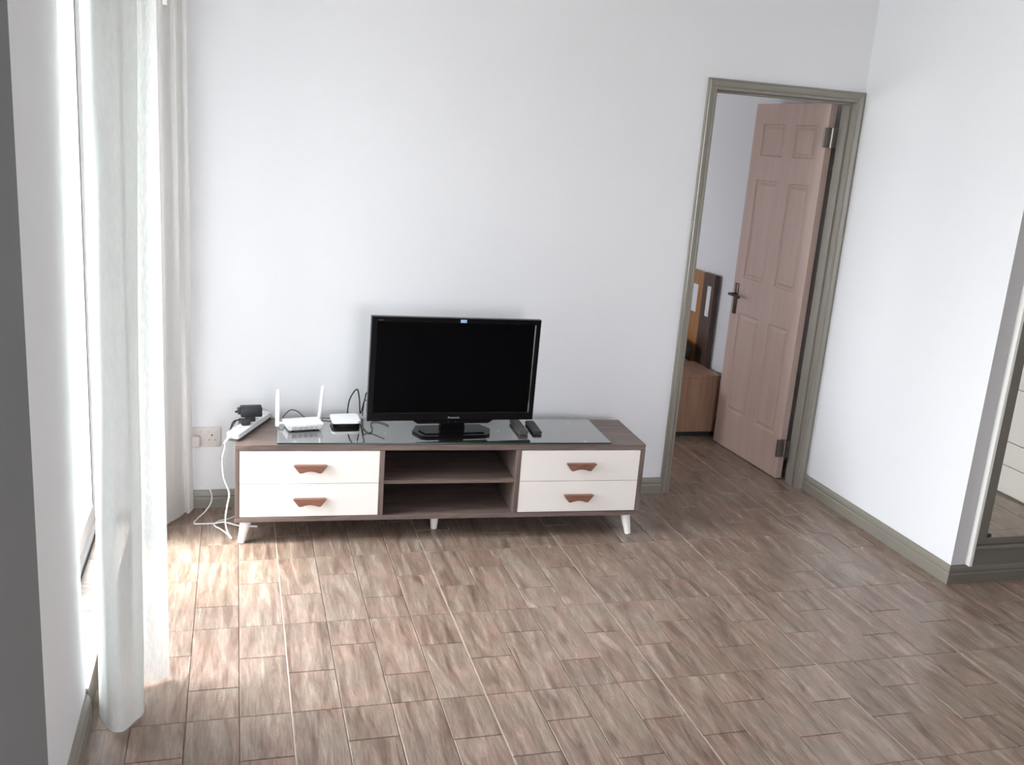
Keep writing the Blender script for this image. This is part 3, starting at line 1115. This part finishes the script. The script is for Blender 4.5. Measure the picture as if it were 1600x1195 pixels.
for (tu, tv, bu, bv) in ((0.045, 0.040, 0.024, 0.019), (1.748, 0.040, 1.766, 0.018), (0.868, 0.135, 0.866, 0.125), (0.045, 0.34, 0.024, 0.36), (1.748, 0.34, 1.766, 0.36)):
    obj('leg', MB().cone((bu, bv, 0.0), (tu, tv, ZB + 0.0002), 0.0145, 0.0235, 28, bev=0.0015), M_LEG, con, smooth=True)

# glass sheet on clear pads
GZ = ZT + 0.006
gs = thing('glass_sheet', CU(0.90, 0.17, ZT), CT, 'green edged tempered glass sheet lying on the console top', 'glass top')
gm = MB()
gm.box(-0.731, 0.730, -0.176, 0.177, 0.006, 0.012)
for f in gm.bm.faces:
    gm.bm.faces.ensure_lookup_table()
gm.bm.normal_update()
bmesh.ops.recalc_face_normals(gm.bm, faces=gm.bm.faces)
for f in gm.bm.faces:
    f.material_index = 0 if f.normal.z > 0.5 else (2 if f.normal.z < -0.5 else 1)
M_CLEAR = thin_glass('glass_underside', (0.95, 0.98, 0.97), 0.5)
obj('sheet', gm, [M_GTOP, M_GEDGE, M_CLEAR], gs)
for (pu, pv) in ((-0.66, -0.135), (0.62, -0.135), (-0.66, 0.14), (0.62, 0.14), (-0.27, -0.02), (0.25, 0.02), (-0.40, -0.135)):
    obj('pad', MB().cone((pu, pv, 0.0), (pu, pv, 0.006), 0.008, 0.008, 16), M_PAD, gs, smooth=True)
ZG = ZT + 0.012

# ------------------------------------------------------------------ television
tv = thing('television', (-2.078, -0.335, ZG), 0.045, 'black flat screen television on a pedestal base standing on the glass', 'television')
TZ0, TZ1 = 0.512 - ZG, 0.975 - ZG
hw = 0.381
m = MB()
# bezel ring with bevelled inner edge
bz = [(-hw, TZ0), (hw, TZ0), (hw, TZ1), (-hw, TZ1)]
inn = [(-hw + 0.024, TZ0 + 0.034), (hw - 0.024, TZ0 + 0.034), (hw - 0.024, TZ1 - 0.022), (-hw + 0.024, TZ1 - 0.022)]
inn2 = [(-hw + 0.028, TZ0 + 0.038), (hw - 0.028, TZ0 + 0.038), (hw - 0.028, TZ1 - 0.026), (-hw + 0.028, TZ1 - 0.026)]
b = bmesh.new()
yF = -0.008
r_back = [b.verts.new((x, 0.022, z)) for x, z in bz]
r_edge = [b.verts.new((x, yF + 0.005, z)) for x, z in bz]
r_out = [b.verts.new((x * 0.992, yF, z + (0.003 if z < 0.2 else -0.003))) for x, z in bz]
r_in = [b.verts.new((x, yF, z)) for x, z in inn]
r_in2 = [b.verts.new((x, yF + 0.0045, z)) for x, z in inn2]
for p_, q_ in ((r_back, r_edge), (r_edge, r_out), (r_out, r_in), (r_in, r_in2)):
    for k in range(4):
        b.faces.new([p_[k], p_[(k + 1) % 4], q_[(k + 1) % 4], q_[k]])
b.faces.new(r_back[::-1])
m.merge(b)
m.prism([(-0.176, yF, TZ0), (-0.156, yF, TZ0 - 0.013), (0.168, yF, TZ0 - 0.013), (0.188, yF, TZ0)], (0, 0.02, 0))
obj('bezel', m, M_BLACK, tv)
obj('screen', MB().box(-hw + 0.0282, hw - 0.0282, yF + 0.0046, yF + 0.0065, TZ0 + 0.0382, TZ1 - 0.0262), M_SCREEN, tv)
m = MB()
m.box(-0.30, 0.30, 0.0225, 0.060, TZ0 + 0.05, TZ1 - 0.05, bev=0.012, seg=2)
obj('rear_housing', m, M_MATBLACK, tv)
m = MB()
m.prism([(-0.052, 0.005, 0.008), (0.062, 0.005, 0.008), (0.055, 0.005, TZ0 + 0.01), (-0.048, 0.005, TZ0 + 0.01)], (0, 0.03, 0))
obj('neck', m, M_BLACK, tv)
m = MB()
m.prism([(-0.177, 0.01, 0.0002), (-0.155, -0.062, 0.0002), (-0.13, -0.075, 0.0002), (0.135, -0.075, 0.0002), (0.16, -0.062, 0.0002), (0.183, 0.01, 0.0002), (0.15, 0.085, 0.0002), (-0.145, 0.085, 0.0002)], (0, 0, 0.009))
m.prism([(-0.150, 0.005, 0.009), (-0.130, -0.050, 0.009), (0.137, -0.050, 0.009), (0.155, 0.005, 0.009), (0.125, 0.068, 0.009), (-0.120, 0.068, 0.009)], (0, 0, 0.005))
obj('base', m, M_BLACK, tv)


def text_mesh(name, txt, size, mat, parent, loc, rot, ext=0.0002):
    cu_ = bpy.data.curves.new(name, 'FONT')
    cu_.body = txt
    cu_.size = size
    cu_.extrude = ext
    cu_.align_x = 'CENTER'
    cu_.align_y = 'CENTER'
    to = bpy.data.objects.new(name + '_tmp', cu_)
    COL.objects.link(to)
    bpy.context.view_layer.update()
    me = bpy.data.meshes.new_from_object(to)
    COL.objects.unlink(to)
    bpy.data.objects.remove(to)
    me.materials.clear()
    me.materials.append(mat)
    o_ = bpy.data.objects.new(name, me)
    COL.objects.link(o_)
    o_.parent = parent
    o_.location = loc
    o_.rotation_euler = rot
    return o_


o = text_mesh('maker_lettering', 'Panasonic', 0.0135, M_PRINT, tv, (0.006, yF - 0.0004, TZ0 + 0.0145), (PI / 2, 0, 0))
o['label'] = 'small silver lettering'
o = obj('sticker', MB().box(0.006, 0.034, yF - 0.0006, yF - 0.0001, TZ1 - 0.0195, TZ1 - 0.006), M_BLUEST, tv)
o['label'] = 'pale blue sticker on the top bezel'
m = MB()
m.box(-0.352, -0.332, yF - 0.0005, yF - 0.0001, TZ1 - 0.0165, TZ1 - 0.0135)
obj('badge', m, M_REMOTE, tv)
for px in (-0.016, 0.016):
    m = MB()
    m.cone((px, yF - 0.0001, TZ0 - 0.004), (px, yF - 0.0012, TZ0 - 0.004), 0.0022, 0.0022, 12)
    obj('indicator', m, M_REMOTE, tv)

# the set leans a touch to the right on its pedestal
for ch in tv.children:
    if not ch.name.startswith(('base', 'neck')):
        ch.matrix_basis = Matrix.Translation((-0.003, 0, 0)) @ Matrix.Rotation(0.0125, 4, 'Y') @ ch.matrix_basis

# ------------------------------------------------------------------ things on the console
rt = thing('wifi_router', CU(0.272, 0.20, ZG), 0.16, 'white wifi router with two upright antennas at the left end of the glass', 'router')
m = MB()
m.prism([(-0.066, -0.050, 0.006), (-0.078, 0.050, 0.006), (-0.082, 0.052, 0.030), (-0.073, -0.056, 0.034)], (0, 0, 0.0001)) if False else None
m = MB()
b = bmesh.new()
lo = [b.verts.new(q) for q in ((-0.068, -0.050, 0.006), (0.072, -0.050, 0.006), (0.072, 0.050, 0.004), (-0.068, 0.050, 0.004))]
hi = [b.verts.new(q) for q in ((-0.078, -0.060, 0.033), (0.084, -0.060, 0.033), (0.084, 0.058, 0.030), (-0.078, 0.058, 0.030))]
b.faces.new(lo[::-1])
b.faces.new(hi)
for k in range(4):
    b.faces.new([lo[k], lo[(k + 1) % 4], hi[(k + 1) % 4], hi[k]])
bmesh.ops.bevel(b, geom=list(b.edges), offset=0.003, segments=2, affect='EDGES')
m.merge(b)
obj('body', m, M_WPLASTIC, rt, smooth=True)
m = MB()
for k, (a, c) in enumerate(((-0.055, -0.034), (-0.028, -0.010), (-0.004, 0.014), (0.020, 0.036), (0.042, 0.056))):
    m.box(a, c, -0.0590, -0.053, 0.011, 0.026, rot=Matrix.Rotation(0.36, 3, 'X'), at=(0, -0.0555, 0.0185))
o = obj('port', m, M_GPLASTIC, rt)
o['label'] = 'row of grey ports'
for (fx_, fy_) in ((-0.045, -0.03), (0.045, -0.03), (-0.045, 0.03), (0.045, 0.03)):
    obj('foot', MB().cone((fx_, fy_, 0), (fx_, fy_, 0.007), 0.005, 0.005, 12), M_DGREY, rt)


def antenna(parent, base, tip, wdt, tilt_top):
    base, tip = Vector(base), Vector(tip)
    ax = (tip - base)
    q = ax.normalized().to_track_quat('Z', 'X')
    mb = MB()
    L = ax.length
    b = bmesh.new()
    n = 20
    rings = []
    for (f, wx, wy) in ((0, 0.0085, 0.0075), (0.02, 0.0095, 0.008), (0.16, 0.0095, 0.008), (0.2, wdt, 0.0055), (0.93, wdt * 0.95, 0.005), (0.98, wdt * 0.8, 0.0045), (1.0, wdt * 0.5, 0.003)):
        ring = []
        for k in range(n):
            a = 2 * PI * k / n
            cx_, cy_ = math.cos(a), math.sin(a)
            e = 0.7
            v = Vector((math.copysign(abs(cx_) ** e, cx_) * wy, math.copysign(abs(cy_) ** e, cy_) * wx, f * L))
            ring.append(b.verts.new(base + q @ v))
        rings.append(ring)
    for i in range(len(rings) - 1):
        for k in range(n):
            b.faces.new([rings[i][k], rings[i][(k + 1) % n], rings[i + 1][(k + 1) % n], rings[i + 1][k]])
    b.faces.new(rings[0][::-1])
    b.faces.new(rings[-1])
    mb.merge(b)
    return obj('antenna', mb, M_WPLASTIC, parent, smooth=True)


a1 = antenna(rt, (-0.100, 0.030, 0.004), (-0.096, 0.046, 0.166), 0.0095, 0)
a2 = antenna(rt, (0.092, 0.070, 0.004), (0.108, 0.074, 0.166), 0.0095, 0)
obj('antenna_hinge', MB().cone((-0.093, 0.030, 0.018), (-0.074, 0.030, 0.018), 0.006, 0.006, 12), M_WPLASTIC, rt)
obj('antenna_hinge', MB().cone((0.078, 0.060, 0.016), (0.090, 0.068, 0.016), 0.006, 0.006, 12), M_WPLASTIC, rt)

bx = thing('media_box', CU(0.461, 0.262, ZG), 0.02, 'small white topped black media box on the glass between router and television', 'media box')
b = bmesh.new()


def rrect(wx, wy, r, n=6):
    pts = []
    for (sx_, sy_, a0) in ((1, 1, 0), (-1, 1, 90), (-1, -1, 180), (1, -1, 270)):
        for k in range(n + 1):
            a = math.radians(a0 + 90 * k / n)
            pts.append((sx_ * (wx - r) + r * math.cos(a), sy_ * (wy - r) + r * math.sin(a)))
    return pts


m = MB()
m.prism([(x, y, 0.0185) for x, y in rrect(0.062, 0.060, 0.016)], (0, 0, 0.011))
o = obj('lid', m, M_WPLASTIC, bx, smooth=True)
o['label'] = 'white lid with rounded corners'
m = MB()
m.prism([(x, y, 0.0008) for x, y in rrect(0.058, 0.056, 0.014)], (0, 0, 0.0175))
obj('case', m, M_BLACK, bx, smooth=True)

# power strip
p0_, p1_ = CU(-0.012, 0.052, ZT), CU(0.118, 0.385, ZT)
sd = (p1_ - p0_)
SL = sd.length
ang = math.atan2(sd.y, sd.x)
ps = thing('power_strip', (p0_ + p1_) / 2, ang, 'white power strip lying askew on the left end of the console', 'power strip')
m = MB()
m.prism([(x, y, 0.012) for x, y in rrect(SL / 2, 0.0275, 0.010)], (0, 0, 0.021))
obj('body', m, M_WPLASTIC, ps, smooth=True)
m = MB()
m.prism([(x, y, 0.0) for x, y in rrect(SL / 2 - 0.002, 0.0255, 0.010)], (0, 0, 0.012))
o = obj('base', m, M_DGREY, ps, smooth=True)
o['label'] = 'dark lower shell'
m = MB()
for k in range(4):
    cx_ = -SL / 2 + 0.085 + k * 0.072
    m.box(cx_ - 0.012, cx_ - 0.006, -0.003, 0.003, 0.0328, 0.0334)
    m.box(cx_ + 0.006, cx_ + 0.009, -0.012, -0.004, 0.0328, 0.0334)
    m.box(cx_ + 0.006, cx_ + 0.009, 0.004, 0.012, 0.0328, 0.0334)
o = obj('socket_holes', m, M_DGREY, ps)
o['kind'] = 'stuff'
m = MB()
m.tube([Vector((-SL / 2 + 0.004, 0, 0.018)), Vector((-SL / 2 - 0.018, 0.006, 0.020)), Vector((-SL / 2 - 0.036, 0.016, 0.006))], 0.0042, n=10)
obj('cord_guard', m, M_WPLASTIC, ps, smooth=True)
# flex from the strip down beside the console to the floor, in world space relative to its thing
inv = Matrix.Rotation(-ang, 3, 'Z')
mid_ = (p0_ + p1_) / 2


def toloc(q):
    return inv @ (Vector(q) - mid_)


start = mid_ + Matrix.Rotation(ang, 3, 'Z') @ Vector((-SL / 2 - 0.0395, 0.0175, 0.0035))
cw = [start, (-3.046, -0.405, 0.427), (-3.057, -0.395, 0.371), (-3.052, -0.385, 0.286), (-3.030, -0.38, 0.214), (-3.038, -0.38, 0.156), (-3.045, -0.378, 0.093), (-3.038, -0.378, 0.040), (-3.020, -0.385, 0.008),
      (-3.035, -0.335, 0.005), (-3.066, -0.275, 0.005), (-3.094, -0.228, 0.005), (-3.075, -0.185, 0.005), (-3.036, -0.165, 0.005), (-2.99, -0.12, 0.005)]
o = obj('cable', MB().tube([Vector(q) - mid_ for q in cw], 0.0034, n=8, sub=8), M_WCABLE, smooth=True)
o.location = mid_
tag(o, 'thicker white cord dropping from the power strip beside the console to the floor', 'cable')
m = MB()
m.tube([toloc(q) for q in [(-3.025, -0.20, 0.10), (-3.045, -0.22, 0.075), (-3.05, -0.24, 0.05), (-3.03, -0.24, 0.03), (-3.0, -0.2, 0.02)]], 0.002, n=6) if False else None

# adapters plugged into the strip
ad = thing('power_adapter', CU(0.052, 0.232, ZT + 0.0335), ang - 1.05, 'bulky black power adapter plugged into the white power strip', 'power adapter')
m = MB()
m.box(-0.040, 0.050, -0.024, 0.026, 0.022, 0.066, bev=0.005, seg=2)
m.box(-0.052, -0.036, -0.018, 0.02, 0.034, 0.058, bev=0.004, seg=2)
obj('body', m, M_MATBLACK, ad, smooth=True)
obj('plug_end', MB().box(-0.020, 0.022, -0.018, 0.018, 0.0004, 0.0225, bev=0.004, seg=2), M_MATBLACK, ad, smooth=True)
m = MB()
m.tube([(-0.050, 0.0, 0.044), (-0.062, 0.0, 0.042)], 0.0045, n=8)
obj('cord_guard', m, M_MATBLACK, ad, smooth=True)
ad2 = thing('power_adapter', CU(0.035, 0.172, ZT + 0.0335), ang - 0.9, 'short black plug lowest on the power strip below the bulky adapter', 'plug')
m = MB()
m.box(-0.018, 0.020, -0.015, 0.015, 0.0003, 0.026, bev=0.006, seg=2)
obj('body', m, M_MATBLACK, ad2, smooth=True)
m = MB()
a_, b_2 = CU(-0.012, 0.19, 0), 0
m2 = MB()
o2 = CU(0.035, 0.172, ZT + 0.0335)
inv2 = Matrix.Rotation(-(ang - 0.9), 3, 'Z')
L2 = lambda q: inv2 @ (Vector(q) - o2)
m2.tube([L2(q) for q in [CU(0.022, 0.180, ZT + 0.047), CU(0.0, 0.185, ZT + 0.050), CU(-0.012, 0.165, ZT + 0.040), CU(-0.026, 0.14, ZT + 0.020), CU(-0.032, 0.125, ZT + 0.010), CU(-0.026, 0.14, ZT + 0.02), CU(-0.014, 0.17, ZT + 0.048), CU(0.016, 0.20, ZT + 0.05)]], 0.0026, n=8)
obj('flex', m2, M_MATBLACK, ad2, smooth=True)

# loose cables


def cable(name, pts, r, mat, label):
    c0 = Vector(pts[0])
    o_ = obj(name, MB().tube([Vector(q) - c0 for q in pts], r, n=8, sub=8), mat, smooth=True)
    o_.location = c0
    return tag(o_, label, 'cable')


cable('cable', [(-2.512, -0.108, 0.470), (-2.513, -0.095, 0.49), (-2.504, -0.10, 0.547), (-2.476, -0.11, 0.592), (-2.464, -0.115, 0.545), (-2.458, -0.118, 0.480), (-2.441, -0.125, 0.547), (-2.427, -0.14, 0.59), (-2.36, -0.25, 0.62)], 0.0032, M_MATBLACK, 'black cable looping from the media box up behind the television')
cable('cable', [(-2.444, -0.085, 0.4585), (-2.441, -0.088, 0.50), (-2.436, -0.10, 0.538), (-2.415, -0.115, 0.525), (-2.36, -0.22, 0.52)], 0.0024, M_MATBLACK, 'thin black cable nearest the left edge of the television')
cable('cable', [(-2.805, -0.130, 0.462), (-2.79, -0.095, 0.472), (-2.765, -0.070, 0.484), (-2.735, -0.075, 0.478), (-2.70, -0.11, 0.4585), (-2.65, -0.12, 0.4585), (-2.56, -0.135, 0.466)], 0.0022, M_DGREY, 'thin dark cable arching behind the router')
cable('cable', [(-2.802, -0.150, 0.4585), (-2.775, -0.125, 0.462), (-2.74, -0.128, 0.4585), (-2.70, -0.14, 0.4585), (-2.67, -0.155, 0.462)], 0.0018, M_DGREY, 'thin dark cable lying flat on the glass just behind the router')
cable('cable', [(-2.915, -0.13, 0.49), (-2.895, -0.10, 0.50), (-2.865, -0.095, 0.488), (-2.84, -0.10, 0.463), (-2.815, -0.12, 0.4585)], 0.002, M_GPLASTIC, 'thin pale cable running from the power strip towards the router')
cable('cable', [(-2.455, -0.15, 0.4585), (-2.462, -0.235, 0.4582), (-2.455, -0.315, 0.4582), (-2.44, -0.335, 0.4582), (-2.425, -0.29, 0.4582), (-2.42, -0.20, 0.4585), (-2.395, -0.17, 0.4585), (-2.365, -0.195, 0.4585), (-2.345, -0.235, 0.4585)], 0.0022, M_DGREY, 'thin dark cable curling on the glass beside the television')

# remotes


def remote(p_far, p_near, wd, ht, mat, label, nb):
    pf, pn = CU(*p_far, ZG), CU(*p_near, ZG)
    d = pn - pf
    L = d.length
    a = math.atan2(d.y, d.x) + PI / 2          # local -y points to the near end
    r = thing('remote_control', (pf + pn) / 2, a, label, 'remote control')
    b = bmesh.new()
    bmesh.ops.create_cube(b, size=1)
    for v in b.verts:
        v.co = Vector((v.co.x * wd, v.co.y * L, (v.co.z + 0.5) * ht + 0.0003))
    bmesh.ops.bevel(b, geom=list(b.edges), offset=0.004, segments=3, affect='EDGES')
    m = MB()
    m.merge(b)
    obj('body', m, mat, r, smooth=True)
    m = MB()
    for i in range(3):
        for j in range(nb):
            x = (i - 1) * wd * 0.27
            y = L / 2 - 0.016 - j * (L - 0.04) / nb
            m.box(x - wd * 0.09, x + wd * 0.09, y - 0.004, y + 0.004, ht - 0.0004, ht + 0.0014, bev=0.001)
    obj('buttons', m, M_DGREY, r)
    return r


remote((1.246, 0.285), (1.246, 0.098), 0.046, 0.020, M_REMOTE, 'grey brown remote control nearer the television on the glass', 9)
remote((1.318, 0.275), (1.313, 0.105), 0.044, 0.015, M_MATBLACK, 'flat black remote control, the right one of the two', 9)

# repeats of one kind share a group phrase
for o in bpy.data.objects:
    if o.parent is None and 'category' in o and o.get('kind') != 'structure':
        g_ = {'curtain': 'curtains at the balcony door', 'remote control': 'remote controls on the glass', 'cable': 'loose cables around the console'}.get(o['category'])
        if g_:
            o['group'] = g_
